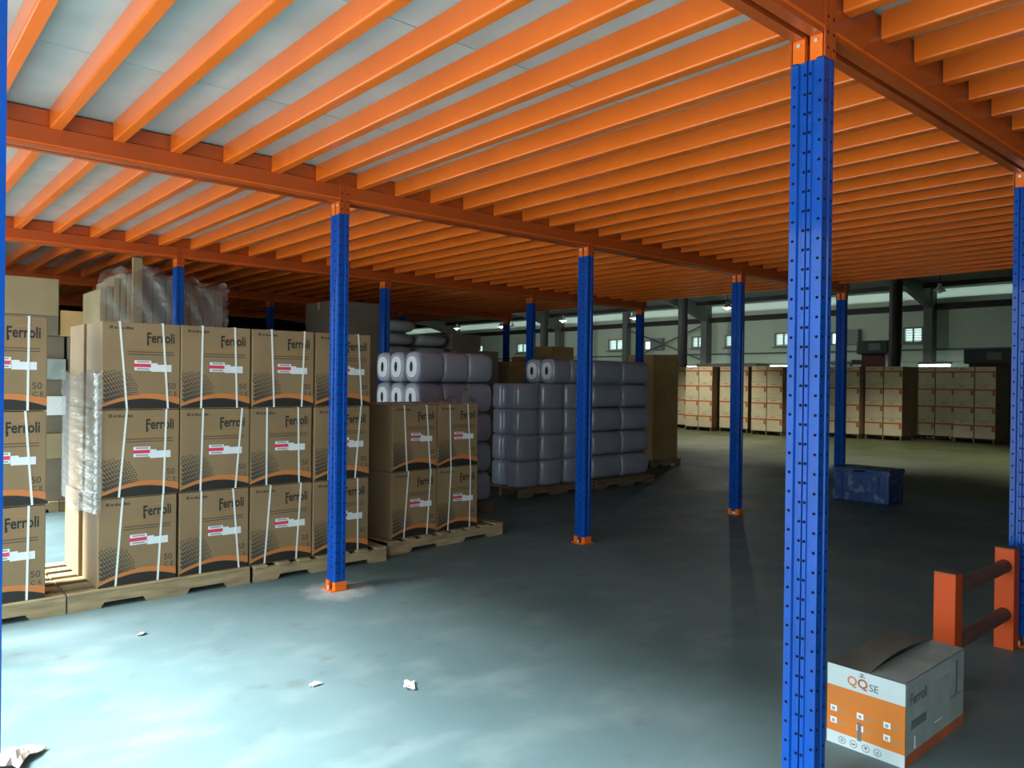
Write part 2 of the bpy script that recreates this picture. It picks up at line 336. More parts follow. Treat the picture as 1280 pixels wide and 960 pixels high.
for x, a, b_ in ((XW-.30, 4.0, 2.5), (XW-.26, 2.5, 4.0)): obj('rod', MB().cyl((x, 18.84, a), (x, 14.60, b_), .03, n=8).mesh('rod', 'steel'), t)
# purlins under the roof
pm = MB().prism([(0, 0), (.06, 0), (.06, .16), (0, .16)], YB, YF, 'y').mesh('purlin', 'steel_dark')
for k in range(11):
    x = 24.4-k*1.7; o = obj('purlin', pm, None, (x, 0, rz(x)-.18)); struct(o)
    o.name = 'trim_%d' % (k+3); o['label'] = 'dark roof purlin'

# ------------------------------------------------------------------ mezzanine: deck panels and joists
ceil = bpy.data.objects.new('ceiling', None); C.objects.link(ceil); struct(ceil, 'mezzanine deck of pale boards on orange joists')
X0, X1, Y0, Y1 = -2.72, 3*DU+WU+.06, -2*DV, 3*DV+WV
pw, pd = 2.44, 1.22
pmesh = bevelled('deck_panel', [(0, pw-.006, 0, pd-.006, 0, .018)], .002, ['deck'], 1)
nx = 4; ny = int((Y1-Y0)/pd)+1
for i in range(nx+1):
    for j in range(ny):
        o = obj('deck_panel', pmesh, ceil, (X0+i*pw*1.0, Y0+j*pd, DECKZ))
        if i == nx: o.scale.x = (X1-X0-nx*pw)/pw
# joist: C channel, web towards -x, lipped flanges towards +x, origin at its near end
t_ = .004; JW, JH = .058, DECKZ-JZ0-.001
def joist_mesh(length):
    poly = [(0, 0), (JW, 0), (JW, .018), (JW-t_, .018), (JW-t_, t_), (t_, t_), (t_, JH-t_), (JW-t_, JH-t_), (JW-t_, JH-.018), (JW, JH-.018), (JW, JH), (0, JH)]
    mb = MB(); n = len(poly); r = .005
    # soften the lower web corner
    poly = [(0, r*1.6), (r*.5, r*.5), (r*1.6, 0)] + poly[1:]
    n = len(poly)
    v = [(a, 0, b) for a, b in poly] + [(a, length, b) for a, b in poly]
    mb._add(v, [(i, n+i, n+(i+1) % n, (i+1) % n) for i in range(n)] + [tuple(range(n)), tuple(range(n, 2*n))[::-1]])
    me = mb.mesh('joist', 'orange'); return me
jm = joist_mesh(DV-WV-.004)
sp = DU/8
for b_ in range(-2, 3):
    k = -8
    while .135+k*sp < X1-JW:
        x = .135+k*sp
        if x > X0: obj('joist', jm, ceil, (x, b_*DV+WV+.002, JZ0))
        k += 1
obj('edge_joist', joist_mesh(DV-WV-.004), ceil, (X0+.005, -DV+WV+.002, JZ0)); obj('edge_joist', jm, ceil, (X0+.005, WV+.002, JZ0))
# girders: a pair of lipped beams either side of the columns
def girder(m, label):
    t = thing('girder', label, 'girder', (0, m*DV, GZ0), 0, 'orange girders on the column rows')
    H = DECKZ-GZ0-.009
    near = [(0, .012), (.006, 0), (.050, 0), (.050, H), (.010, H), (.010, H*.60), (0, H*.56)]
    for s in (0, 1):
        poly = near if s == 0 else [(WV-a, b) for a, b in near][::-1]
        mb = MB(); n = len(poly)
        v = [(X0+.005, a, b) for a, b in poly] + [(X1-.005, a, b) for a, b in poly]
        mb._add(v, [(i, (i+1) % n, n+(i+1) % n, n+i) for i in range(n)] + [tuple(range(n))[::-1], tuple(range(n, 2*n))])
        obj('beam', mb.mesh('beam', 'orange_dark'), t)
        # raised bead near the bottom edge
        yb = -.003 if s == 0 else WV
        obj('bead', MB().box(X0+.005, X1-.005, yb, yb+.003, .016, .026).mesh('bead', 'orange'), t)
    return t
GL = {-2: 'orange girder beyond the top right corner', -1: 'nearest orange double girder, crossing the top right corner over the big column', 0: 'orange girder over the row of three front blue columns',
      1: 'second orange girder, over the strapped cartons', 2: 'dim orange girder over the grey bags at the back', 3: 'rearmost orange girder lost in the dark'}
for m in range(-2, 4): girder(m, GL[m])

# ------------------------------------------------------------------ blue perforated columns
def column_section():
    """outline (ccw seen from above): two lipped uprights back to back, grooved faces on the x sides"""
    W, D = WU, WV
    left = [(0, D), (0, D*.78), (.009, D*.74), (.009, D*.66), (.004, D*.63), (.004, D*.525), (.016, D*.515), (.016, D*.485), (.004, D*.475), (.004, D*.37), (.009, D*.34), (.009, D*.26), (0, D*.22), (0, 0)]
    right = [(W-a, D-b) for a, b in left]
    bot = [(W*.34, 0), (W*.38, .005), (W*.62, .005), (W*.66, 0)]
    topp = [(W-a, D-b) for a, b in bot]
    return left + bot + right + topp
def make_column():
    t = thing('column', 'proto', 'column')
    sec = column_section()
    obj('upright', MB().prism(sec, .055, BLUE_TOP).mesh('upright', 'blue'), t)
    # punched holes: rows on the four faces
    mb = MB(); n = 8; r = .0058
    def disc(c, nrm):
        ax = Vector((0, 1, 0)) if abs(nrm[0]) else Vector((1, 0, 0)); zz = Vector((0, 0, 1)); c = Vector(c)
        vs = [c + ax*r*math.cos(2*PI*i/n) + zz*r*math.sin(2*PI*i/n) for i in range(n)]
        order = tuple(range(n))
        if (ax.cross(zz)).dot(Vector(nrm)) < 0: order = order[::-1]
        mb._add(vs, [order])
    z = .13; k = 0
    while z < BLUE_TOP-.04:
        for fy, dx, off in ((.11, 0, 0), (.42, .004, .035), (.58, .004, .035), (.89, 0, 0)):
            disc((dx-.0006, WV*fy, z+off), (-1, 0, 0)); disc((WU-dx+.0006, WV*(1-fy), z+off), (1, 0, 0))
        for fx in (.2, .8):
            disc((WU*fx, -.0006, z), (0, -1, 0)); disc((WU*fx, WV+.0006, z), (0, 1, 0))
        z += .070; k += 1
    h = obj('perforation', mb.mesh('perforation', 'hole'), t); h['kind'] = 'stuff'
    # orange head: two brackets per x side with a slot between, perforated plates on the y faces
    for a, b_ in ((.006, .052), (.072, .118)):
        for x in (0.0, WU-.02):
            br = obj('head_bracket', MB().box(x, x+.02, a, b_, BLUE_TOP-.004, GZ0+.012).mesh('head_bracket', 'orange'), t)
            xx = -.006 if x == 0 else WU
            obj('bolt', MB().cyl((xx, (a+b_)/2, GZ0-.02), (xx+.006, (a+b_)/2, GZ0-.02), .0075, n=10).mesh('bolt', 'bolt'), br)
    for s, y in ((0, -.005), (1, WV-.001)):
        for fx in (0, .53):
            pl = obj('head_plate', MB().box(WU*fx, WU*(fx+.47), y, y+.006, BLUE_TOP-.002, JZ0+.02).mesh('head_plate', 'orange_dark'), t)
            hm = MB()
            for q in range(3):
                zc = BLUE_TOP+.03+q*.055; xc = WU*(fx+.235); yy = y-.0007 if s == 0 else y+.0067
                vs = [(xc+r*math.cos(2*PI*i/8), yy, zc+r*math.sin(2*PI*i/8)) for i in range(8)]
                hm._add(vs, [tuple(range(8)) if s == 0 else tuple(range(8))[::-1]])
            ho = obj('slot_hole', hm.mesh('slot_hole', 'hole'), pl); ho['kind'] = 'stuff'
    # foot: floor plate and orange angle cleats
    obj('floor_plate', bevelled('floor_plate', [(-.035, WU+.035, -.012, WV+.012, 0, .008)], .002, ['orange'], 1), t)
    for a, b_ in ((-.004, .034), (WV-.034, WV+.004)):
        obj('foot_cleat', MB().box(-.005, .016, a, b_, .007, .062).mesh('foot_cleat', 'orange'), t)
    obj('foot_cleat', MB().box(-.005, WU+.005, -.008, -.001, .007, .066).mesh('foot_cleat', 'orange'), t)
    obj('foot_cleat', MB().box(-.005, WU+.005, WV+.001, WV+.008, .007, .066).mesh('foot_cleat', 'orange'), t)
    for x in (-.02, WU+.02):
        obj('anchor_bolt', MB().cyl((x, WV/2, .007), (x, WV/2, .035), .009, n=8).mesh('anchor_bolt', 'bolt'), t)
    return t
def copy_tree(o, parent=None):
    c = o.copy(); C.objects.link(c); c.parent = parent
    for ch in list(o.children): copy_tree(ch, c)
    return c
COLS = [((0, -1), 'large nearest blue perforated steel column right of centre, running out of the bottom of the picture'), ((0, 0), 'blue steel column with orange foot in front of the strapped cartons'),
        ((1, 0), 'blue steel column in the middle, in front of the grey wrapped tanks'), ((2, 0), 'blue steel column just left of the nearest column, before the white cartons'),
        ((3, 0), 'distant blue steel column standing behind the blue crate'), ((1, -1), 'blue perforated column at the right edge behind the orange barrier'),
        ((-1, -1), 'blue column cut off by the left edge of the picture'), ((0, 1), 'blue steel column rising behind the left strapped cartons'), ((1, 1), 'blue steel column behind the daylit tank ends'),
        ((2, 1), 'blue steel column between the two grey tank stacks, further back'), ((3, 1), 'blue steel column at the rear just right of the middle column'), ((3, 2), 'thin dark blue column at the far rear corner of the deck'),
        ((2, -1), 'blue column beyond the right edge, second past the barrier'), ((-1, 0), 'blue column out of frame left of the stacked cartons'), ((0, 2), 'dark blue column in the gloom behind the wrapped boards'),
        ((1, 2), 'dark blue column in the gloom left of the grey bags'), ((2, 2), 'dark blue column hidden behind the grey bags'), ((3, -1), 'blue column past the right edge at the deck corner')]
proto = make_column()
for i, ((n, m), lb) in enumerate(COLS):
    o = proto if i == 0 else copy_tree(proto)
    x = n*DU + (.038 if (n, m) == (-1, -1) else 0)
    o.location = (x, m*DV, 0); o['label'] = lb; o['category'] = 'column'; o['group'] = 'blue mezzanine columns'

# ================================================================== GOODS
# ------------------------------------------------------------------ pallets
_pm = {}
def board_mesh(key, sx, sy, sz, m):
    k = (round(sx, 3), round(sy, 3), round(sz, 3), m)
    if k not in _pm: _pm[k] = bevelled('board', [(-sx/2, sx/2, -sy/2, sy/2, 0, sz)], .003, [m], 1)
    return _pm[k]
def pallet(x, y, L, D, label, rot=0.0, along='y', m='wood', group='wooden pallets', H=.12, n=None):
    """front-left corner at (x,y); boards of the top deck run along x or y; stringers along x"""
    t = thing('pallet', label, 'pallet', (x, y, 0), rot, group)
    hs = H-.018
    for k, yy in enumerate((.022, D/2, D-.022)):
        # stringer with two fork notches
        poly = [(0, 0), (L*.16, 0), (L*.18, .035), (L*.38, .035), (L*.40, 0), (L*.62, 0), (L*.64, .035), (L*.84, .035), (L*.86, 0), (L, 0), (L, hs), (0, hs)]
        mb = MB(); n_ = len(poly)
        v = [(a, yy-.02, b) for a, b in poly] + [(a, yy+.02, b) for a, b in poly]
        mb._add(v, [(i, (i+1) % n_, n_+(i+1) % n_, n_+i) for i in range(n_)] + [tuple(range(n_))[::-1], tuple(range(n_, 2*n_))])
        obj('stringer', mb.mesh('stringer', m), t)
    if along == 'y':
        nn = n or max(5, int(L/.155)); wb = .098
        for k in range(nn):
            xx = wb/2+(L-wb)*k/(nn-1)
            o = obj('deck_board', board_mesh('d', wb, D+.02, .018, m), t, (xx+random.uniform(-.008, .008), D/2+random.uniform(-.012, .008), H-.018))
    else:
        nn = 6; wb = .10
        for k in range(nn):
            yy = wb/2+(D-wb)*k/(nn-1)
            obj('deck_board', board_mesh('d', L, wb, .018, m), t, (L/2, yy, H-.018))
    return t
pallet(-2.92, .585, 1.365, 1.0, 'wooden pallet under the stack at the left edge', 0, 'x')
pallet(-1.545, .585, 1.17, 1.0, 'wooden pallet under the film-wrapped end of the strapped cartons', 0, 'x')
pallet(-.345, .578, 1.12, 1.0, 'wooden pallet behind the foot of the front-left blue column', 0.0, 'y')
pallet(.885, .70, 1.36, 1.0, 'wooden pallet under the two-high cartons', 0.085, 'y')

# ------------------------------------------------------------------ printed heater cartons
CW, CD, CH = .486, .43, .578
E_ = .0009
def carton_meshes():
    W, H, y = CW, CH, -CD/2
    X = lambda f: -W/2+f*W
    body = bevelled('body', [(-W/2, W/2, -CD/2, CD/2, 0, H-.002)], .006, ['kraft'], 2)
    a = MB()
    text_into(a, 'Ferroli', .094, X(.56), y-E_, H*.775, bold=.0022, width=W*.365)
    # the long foot of the initial letter
    a._add([(X(.563), y-E_, H*.735), (X(.588), y-E_, H*.745), (X(.588), y-E_, H*.79), (X(.563), y-E_, H*.79)], [(0, 1, 2, 3)])
    lettering = a.mesh('lettering', 'ink')
    a = MB(); text_into(a, '50', .056, X(.835), y-E_, H*.235, bold=.001); volume = a.mesh('volume_mark', 'ink_line')
    a = MB(); text_into(a, 'C E', .040, X(.84), y-E_, H*.155, bold=.0008); ce = a.mesh('conformity_mark', 'ink_line')
    a = MB()
    for k, (fx, wd, ht) in enumerate(((.09, .022, .020), (.15, .018, .014), (.20, .02, .016), (.245, .018, .012), (.29, .026, .018), (.345, .022, .014))):
        a.quad((X(fx), y-E_, H*.915), (X(fx)+wd, y-E_, H*.915), (X(fx)+wd, y-E_, H*.915+ht), (X(fx), y-E_, H*.915+ht))
    icons = a.mesh('handling_icons', 'ink_line')
    a = MB(); z_, x_0, x_1 = .655, .31, .92
    a.quad((X(x_0), y-E_, H*z_), (X(x_1), y-E_, H*z_), (X(x_1), y-E_, H*z_+.006), (X(x_0), y-E_, H*z_+.006))
    lines = a.mesh('caption_line', 'ink_line')
    a = MB(); text_into(a, 'WATER HEATER', .036, X(.33), y-E_, H*.69, width=W*.56); caption = a.mesh('caption', 'ink_caption')
    # orange arc over the lettering and the big swoosh
    a = MB()
    def band(lo, hi, n=20):
        vs = []
        for i in range(n+1):
            f = i/n; vs += [(X(.004+f*.992), y-E_, H*lo(f)), (X(.004+f*.992), y-E_, H*hi(f))]
        a._add(vs, [(2*i, 2*i+2, 2*i+3, 2*i+1) for i in range(n)])
    arc = lambda f: .012+.115*math.sin(PI*min(1, max(0, (f*.86+.04))))**.9
    band(lambda f: arc(f), lambda f: arc(f)+.026+.05*f)
    swoosh = a.mesh('orange_swoosh', 'ink_orange'); a = MB()
    n = 10
    vs = []
    for i in range(n+1):
        f = i/n; h = math.sin(PI*f)
        vs += [(X(.64+.20*f), y-E_, H*(.875+.022*h)), (X(.64+.20*f), y-E_, H*(.875+.032*h))]
    a._add(vs, [(2*i, 2*i+2, 2*i+3, 2*i+1) for i in range(n)])
    larc = a.mesh('logo_arc', 'ink_orange')
    a = MB(); band(lambda f: .008, lambda f: max(.009, arc(f)-.004)); arcm = a.mesh('dark_base_arc', 'ink')
    # halftone of diamonds fading up and to the right
    a = MB()
    for i in range(15):
        for j in range(15):
            fx = .02+i*.034; fz = arc(fx)+.050+j*.0265
            s = (1-i/15.5)*(1-j/15.5)
            if j % 2: fx += .017
            r = .0136*s**.36
            if s < .16: continue
            cx, cz = X(fx), H*fz
            if cx-r*.85 < -W/2+.001: continue
            a._add([(cx-r*.85, y-E_, cz), (cx, y-E_, cz-r*.74), (cx+r*.85, y-E_, cz), (cx, y-E_, cz+r*.74)], [(0, 1, 2, 3)])
    dots = a.mesh('dot_pattern', 'ink_dot')
    a = MB(); e2 = .0016
    a.box(X(.40), X(.615), y-e2, y, H*.448, H*.565); lab = a.mesh('shipping_label', 'label')
    a = MB(); a.box(X(.615), X(.885), y-e2*.9, y, H*.435, H*.518); a.box(X(.615), X(.70), y-e2*.9, y, H*.516, H*.535)
    addr = a.mesh('address_label', 'label')
    a = MB(); a.box(X(.385), X(.61), y-e2*1.6, y-e2, H*.487, H*.527); red = a.mesh('red_stripe', 'label_red')
    a = MB()
    for z_ in (.540, .458): a.box(X(.43), X(.59), y-e2*1.5, y-e2, H*z_, H*z_+.010)
    grey = a.mesh('grey_print', 'label_grey')
    s = MB(); sw = .0062
    s.box(-sw, sw, y-.0034, y-.0014, .002, H+.0015); s.box(-sw, sw, y-.003, CD/2+.002, H-.0015, H+.0008)
    strap = s.mesh('strap', 'strap')
    return dict(body=body, lettering=lettering, caption_line=lines, caption=caption, orange_swoosh=swoosh, dark_base_arc=arcm, dot_pattern=dots, shipping_label=lab, address_label=addr, volume_mark=volume, conformity_mark=ce, handling_icons=icons, logo_arc=larc, red=red, grey=grey, strap=strap)
CM = carton_meshes()
def carton(x, y, z, label, rot=0.0, printed=True, group='strapped brown heater cartons', straps=2, sx=1.0):
    """x,y: middle of the front bottom edge"""
    t = thing('carton', label, 'carton', (x-math.sin(rot)*CD/2, y+math.cos(rot)*CD/2, z), rot, group)
    t.scale.x = sx
    obj('body', CM['body'], t)
    if printed:
        for k in ('lettering', 'logo_arc', 'caption_line', 'orange_swoosh', 'dark_base_arc', 'address_label'): obj(k, CM[k], t)
        obj('caption_line', CM['caption_line'], t, (0, 0, -.017))
        for k in ('caption', 'volume_mark', 'conformity_mark', 'handling_icons'): obj(k, CM[k], t)['kind'] = 'stuff'
        d = obj('dot_pattern', CM['dot_pattern'], t); d['kind'] = 'stuff'
        l = obj('shipping_label', CM['shipping_label'], t); obj('red_stripe', CM['red'], l); obj('grey_print', CM['grey'], l)['kind'] = 'stuff'
        l.location.z = random.uniform(-.006, .006); l.rotation_euler.y = random.uniform(-.012, .012)
        pos = [random.uniform(-.12, -.085), random.uniform(.13, .165)][:straps]
        for p in pos:
            o = obj('strap', CM['strap'], t, (p, 0, 0)); o.rotation_euler.y = 0
            sh = random.choice((-1, 1))*random.uniform(0, .05)
            # a strap leans: shear its own copy
            me = CM['strap'].copy(); o.data = me
            for v in me.vertices: v.co.x += sh*(v.co.z/CH-.5)*1.0 if v.co.y < -CD/2+.0 else sh*.5
    return t
LV = ['bottom', 'middle', 'top']; CN = ['first', 'second', 'third', 'fourth']
zs = [.1205, .1205+CH+.002, .1205+2*(CH+.002)]
for c in range(4):
    for l in range(3):
        dx = [(-.012, .006, .010), (0, 0, 0), (.004, -.006, .004), (.002, .01, .014)][c][l]
        carton(-1.122+c*.497+dx*.6, .600+random.uniform(0, .012), zs[l], 'printed brown carton, %s of the four across in the main strapped stack, %s level' % (CN[c], LV[l]), random.uniform(-.004, .004))
for l in range(3):
    carton(-1.126-[.025, .006, .003][l], 1.055, zs[l], 'brown carton behind the wrapped left end of the main stack, %s level' % LV[l], 0, False)
for c in range(1, 4):  # unseen rear row, added to block light passing behind the front cartons
    for l in range(3):
        carton(-1.122+c*.497, 1.055, zs[l], 'unseen brown carton added in the rear row of the main stack, %s across, %s level' % (CN[c], LV[l]), 0, False)
for c in range(2):
    for l in range(2):
        carton(1.15+c*.498, 1.222+c*.03, zs[l], 'plain brown carton in the rear row of the right-hand pallet, %s %s' % (['bottom', 'top'][l], ['left', 'right'][c]), .06, False)
for l in range(3):
    carton(-1.908, .602, zs[l], 'printed brown carton at the left edge of the picture, %s of three' % LV[l], 0, True, straps=2)
    carton(-2.402, .602, zs[l], 'brown carton beyond the left edge of the picture, %s of three' % LV[l], 0, True, straps=2)
R4 = .06
for c in range(2):
    for l in range(2):
        bx_, by_ = .925+.25+c*.498, .768+c*.035
        carton(bx_, by_, zs[l], 'printed brown carton on the right-hand pallet below the daylit tank ends, %s %s' % (['bottom', 'top'][l], ['left', 'right'][c]), R4+random.uniform(-.01, .01))

# film round the left end of the main stack
def film_sheet(name, pts_fn, nu, nv, material):
    mb = MB(); mb.smooth = True
    vs = [pts_fn(i/nu, j/nv) for j in range(nv+1) for i in range(nu+1)]
    mb._add(vs, [(j*(nu+1)+i, j*(nu+1)+i+1, (j+1)*(nu+1)+i+1, (j+1)*(nu+1)+i) for j in range(nv) for i in range(nu)])
    return mb.mesh(name, material)
def wrap_pts(u, v):
    # path: round the back corner, along the -x side, round the front corner a little way
    z = .60+v*.92 + .02*math.sin(9*u)
    per = -.15+u*1.10
    rip = .004*math.sin(z*120+u*6)+.004*math.sin(z*57+u*9)+.010*math.sin(u*7+v*3)
    xl, yf, yb = -1.400, .586, 1.515
    if per < 0: return (xl-.012-per*.9, yb+.012+rip, z)
    if per < .9: return (xl-.014+rip-.012*math.sin(PI*per/.9), yb-(yb-yf)*per/.9, z)
    return (xl+(per-.9)*1.0-.012, yf-.012+rip*.5, z + .05*math.sin(per*20)*v)
tag(obj('stretch_film', film_sheet('stretch_film', wrap_pts, 60, 110, 'film')), 'crinkled clear stretch film round the left end of the main carton stack', 'film')

# ------------------------------------------------------------------ wrapped heater tanks
TL, TW, TH = .335, .29, .335
def tank_mesh(L_=TL, W_=TW, H_=TH, upright=False):
    mb = MB(); ns, nr = 28, 9
    rows = []
    for k in range(nr):
        f = k/(nr-1)
        # length profile with rounded shoulders
        if f < .3: a = f/.3*PI/2; xx = -L_/2+.045*(1-math.cos(a)); sc = .82+.18*math.sin(a)
        elif f > .7: a = (1-f)/.3*PI/2; xx = L_/2-.045*(1-math.cos(a)); sc = .82+.18*math.sin(a)
        else: xx = -L_/2+.045+(L_-.09)*(f-.3)/.4; sc = 1.0
        row = []
        for i in range(ns):
            t = 2*PI*i/ns; c, s_ = math.cos(t), math.sin(t); p = 2/3.0
            yy = abs(c)**p*math.copysign(1, c)*W_/2*sc; zz = abs(s_)**p*math.copysign(1, s_)*H_/2*sc
            if upright: row.append((zz, yy, L_/2-xx))
            else: row.append((xx, yy, H_/2+zz))
        rows.append(row)
    vs = [p for r_ in rows for p in r_]
    mb.smooth = True
    mb._add(vs, [(k*ns+i, k*ns+(i+1) % ns, (k+1)*ns+(i+1) % ns, (k+1)*ns+i) for k in range(nr-1) for i in range(ns)])
    mb.smooth = False
    mb._add(rows[0], [tuple(range(ns))[::-1]]); mb._add(rows[-1], [tuple(range(ns))])
    return mb.mesh('shell', 'tank')
def port_mesh(sgn):
    mb = MB(); n = 18; x = -TL/2
    vs = []
    for rr, dx in ((1.35, -.0015), (1.0, -.004), (.9, -.0012)):
        vs += [(x+dx, .034*rr*math.cos(2*PI*i/n), TH*.5+.062*rr*math.sin(2*PI*i/n)) for i in range(n)]
    mb.cur = 0
    mb._add(vs, [(k*n+i, (k+1)*n+i, (k+1)*n+(i+1) % n, k*n+(i+1) % n) for k in range(2) for i in range(n)])
    mb.cur = 1; mb._add(vs[2*n:], [tuple(range(n))[::-1]])
    return mb.mesh('port', 'tank_cap', 'tank_hole')
def cap_mesh():
    """bulging rounded end, facing -x"""
    mb = MB(); ns, nr = 28, 5; rows = []; mb.smooth = True
    for k in range(nr):
        a = PI/2*k/(nr-1)*.9; sc = .93*math.cos(a*.62); xx = -TL/2+.02-.022*math.sin(a)
        row = []
        for i in range(ns):
            t = 2*PI*i/ns; c, s = math.cos(t), math.sin(t); p = 2/2.6
            row.append((xx, abs(c)**p*math.copysign(1, c)*TW/2*sc*.98, TH/2+abs(s)**p*math.copysign(1, s)*TH/2*sc*.98))
        rows.append(row)
    vs = [p for r_ in rows for p in r_]
    mb._add(vs, [(k*ns+i, (k+1)*ns+i, (k+1)*ns+(i+1) % ns, k*ns+(i+1) % ns) for k in range(nr-1) for i in range(ns)])
    mb._add(rows[-1], [tuple(range(ns))[::-1]])
    return mb.mesh('end_cap', 'tank_cap')
TM, PM, KM = tank_mesh(), port_mesh(-1), cap_mesh()
for v in PM.vertices: v.co.x -= .0025
ORD = ['first', 'second', 'third', 'fourth', 'fifth']
def one_tank(x, y, z, label, shell, cap=None):
    t = thing('wrapped_tank', label, 'tank', (x, y, z), random.uniform(-.004, .004), 'grey film-wrapped tanks')
    obj('shell', shell, t)
    if cap is not None:
        c = obj('end_cap', KM, t, (cap, 0, 0)); obj('port', PM, c)
def tank_stack(x, y, nxx, nyy, layers, where, shell, L_, W_, capped=True, z0=.1205):
    for k in layers:
        for j in range(nyy):
            for i in range(nxx):
                dx = -random.uniform(0, .012) if i == 0 else 0
                one_tank(x+(i+.5)*(L_+.003)+dx, y+(j+.5)*(W_+.005), z0+k*(TH+.003), 'grey wrapped tank %s, %s layer up, %s along, %s row' % (where, ORD[k], ORD[i], ORD[j]), shell, (TL-L_)/2 if (i == 0 and capped) else None)
UL, UW = .435, .29
TU = tank_mesh(TH, UW, UL, True)
LL = .61
TLONG = tank_mesh(LL, TW, TH)
pallet(1.93, 1.86, 1.06, .92, 'pallet of tanks behind the two-high cartons', 0, 'y', 'wood_dark')
tank_stack(1.955, 1.87, 3, 3, range(5), 'behind the two-high cartons', TM, TL, TW)
pallet(3.86, 2.40, 1.40, .75, 'dark pallet under the tanks left of the middle column', 0, 'y', 'wood_dark')
tank_stack(3.87, 2.44, 3, 2, range(4), 'left of the middle column', TU, UL, UW, False)
tank_stack(4.50, 2.44, 2, 2, (4,), 'left of the middle column', TM, TL, TW)
pallet(5.30, 2.38, 1.27, .75, 'dark pallet under the tanks right of the middle column', 0, 'y', 'wood_dark')
tank_stack(5.29, 2.44, 2, 2, range(5), 'right of the middle column', TLONG, LL, TW, False)
# loose film on top of the two-high cartons
def crumple(cx, cy, z, sx, sy, h, seed):
    rnd = random.Random(seed); n = 12; g = [[rnd.uniform(0, 1)**2*h for i in range(n+1)] for j in range(n+1)]
    def f(u, v):
        i, j = int(round(u*n)), int(round(v*n)); edge = min(u, 1-u, v, 1-v)*4
        return (cx+(u-.5)*sx+rnd.uniform(-.01, .01), cy+(v-.5)*sy+rnd.uniform(-.01, .01), z+.003+g[j][i]*min(1, edge))
    return film_sheet('film_scrap', f, n, n, 'film')
tag(obj('film_scrap', crumple(1.56, .93, zs[1]+CH, .34, .24, .09, 3)), 'crumpled clear film on the two-high cartons, left piece', 'film')
tag(obj('film_scrap', crumple(1.88, .95, zs[1]+CH, .14, .16, .14, 5)), 'small crumpled clear film on the two-high cartons, right piece', 'film')

# ------------------------------------------------------------------ plain cartons
_cm = {}
def plain_carton(x0, x1, y0, y1, z0, z1, label, m='kraft2', rot=0.0, group=None, tape=True, name='carton'):
    sx, sy, sz = x1-x0, y1-y0, z1-z0
    t = thing(name, label, 'carton', ((x0+x1)/2, (y0+y1)/2, z0), rot, group)
    k = (round(sx, 3), round(sy, 3), round(sz, 3), m)
    if k not in _cm:
        _cm[k] = (bevelled('body', [(-sx/2, sx/2, -sy/2, sy/2, 0, sz)], .006, [m], 2),
                  MB().box(-sx/2-.0008, sx/2+.0008, -.03, .03, sz*.82, sz+.0008).mesh('tape', 'kraft3'))
    obj('body', _cm[k][0], t)
    if tape: obj('tape', _cm[k][1], t)
    return t
# misc goods in the gap at far left, y about 4.7
pallet(-1.46, 4.72, .615, 1.0, 'pallet deep in the gap behind the left-edge cartons', 0, 'y')
G = 'mixed goods behind the left-edge cartons'
plain_carton(-1.42, -.77, 4.76, 5.4, .1205, .58, 'brown carton lowest in the gap behind the left-edge cartons', 'kraft_dark', 0, G)
plain_carton(-1.40, -.79, 4.76, 5.4, .582, .86, 'grey-brown carton second lowest in the gap behind the left-edge cartons', 'kraft2', 0, G)
plain_carton(-1.40, -.80, 4.80, 5.4, .862, 1.06, 'dark carton in the middle of the gap pile', 'kraft_dark', 0, G)
plain_carton(-1.40, -.78, 4.74, 5.4, 1.062, 1.27, 'white carton in the middle of the gap pile', 'label', 0, G, False)
plain_carton(-1.38, -.80, 4.80, 5.4, 1.272, 1.45, 'dark grey carton above the white one in the gap pile', 'kraft_dark', 0, G)
plain_carton(-1.40, -.78, 4.74, 5.4, 1.452, 1.68, 'pale carton below the top of the gap pile', 'qq_grey', -.01, G)
plain_carton(-1.40, -.79, 4.80, 5.4, 1.682, 1.93, 'dark brown carton second from the top of the gap pile', 'kraft_dark', 0, G)
plain_carton(-1.42, -.865, 4.70, 5.4, 1.932, 2.145, 'low brown carton supporting the big carton at upper left', 'kraft_dark', 0, G)
plain_carton(-1.42, -.865, 4.70, 5.4, 2.147, 2.55, 'big plain brown carton under the joists at upper left', 'kraft2', 0, G)
pallet(-.84, 4.72, .60, .8, 'narrow pallet beside the gap pile', 0, 'y', 'wood_dark')
plain_carton(-.755, -.42, 4.76, 5.4, .1205, 1.0, 'tall brown carton at the foot of the narrow pile', 'kraft_dark', 0, G)
plain_carton(-.76, -.42, 4.76, 5.4, 1.002, 1.93, 'tall brown carton in the narrow pile', 'kraft_dark', 0, G)
plain_carton(-.845, -.48, 4.72, 5.3, 1.932, 2.215, 'small pale brown carton just left of the wrapped boards', 'kraft3', 0, G)
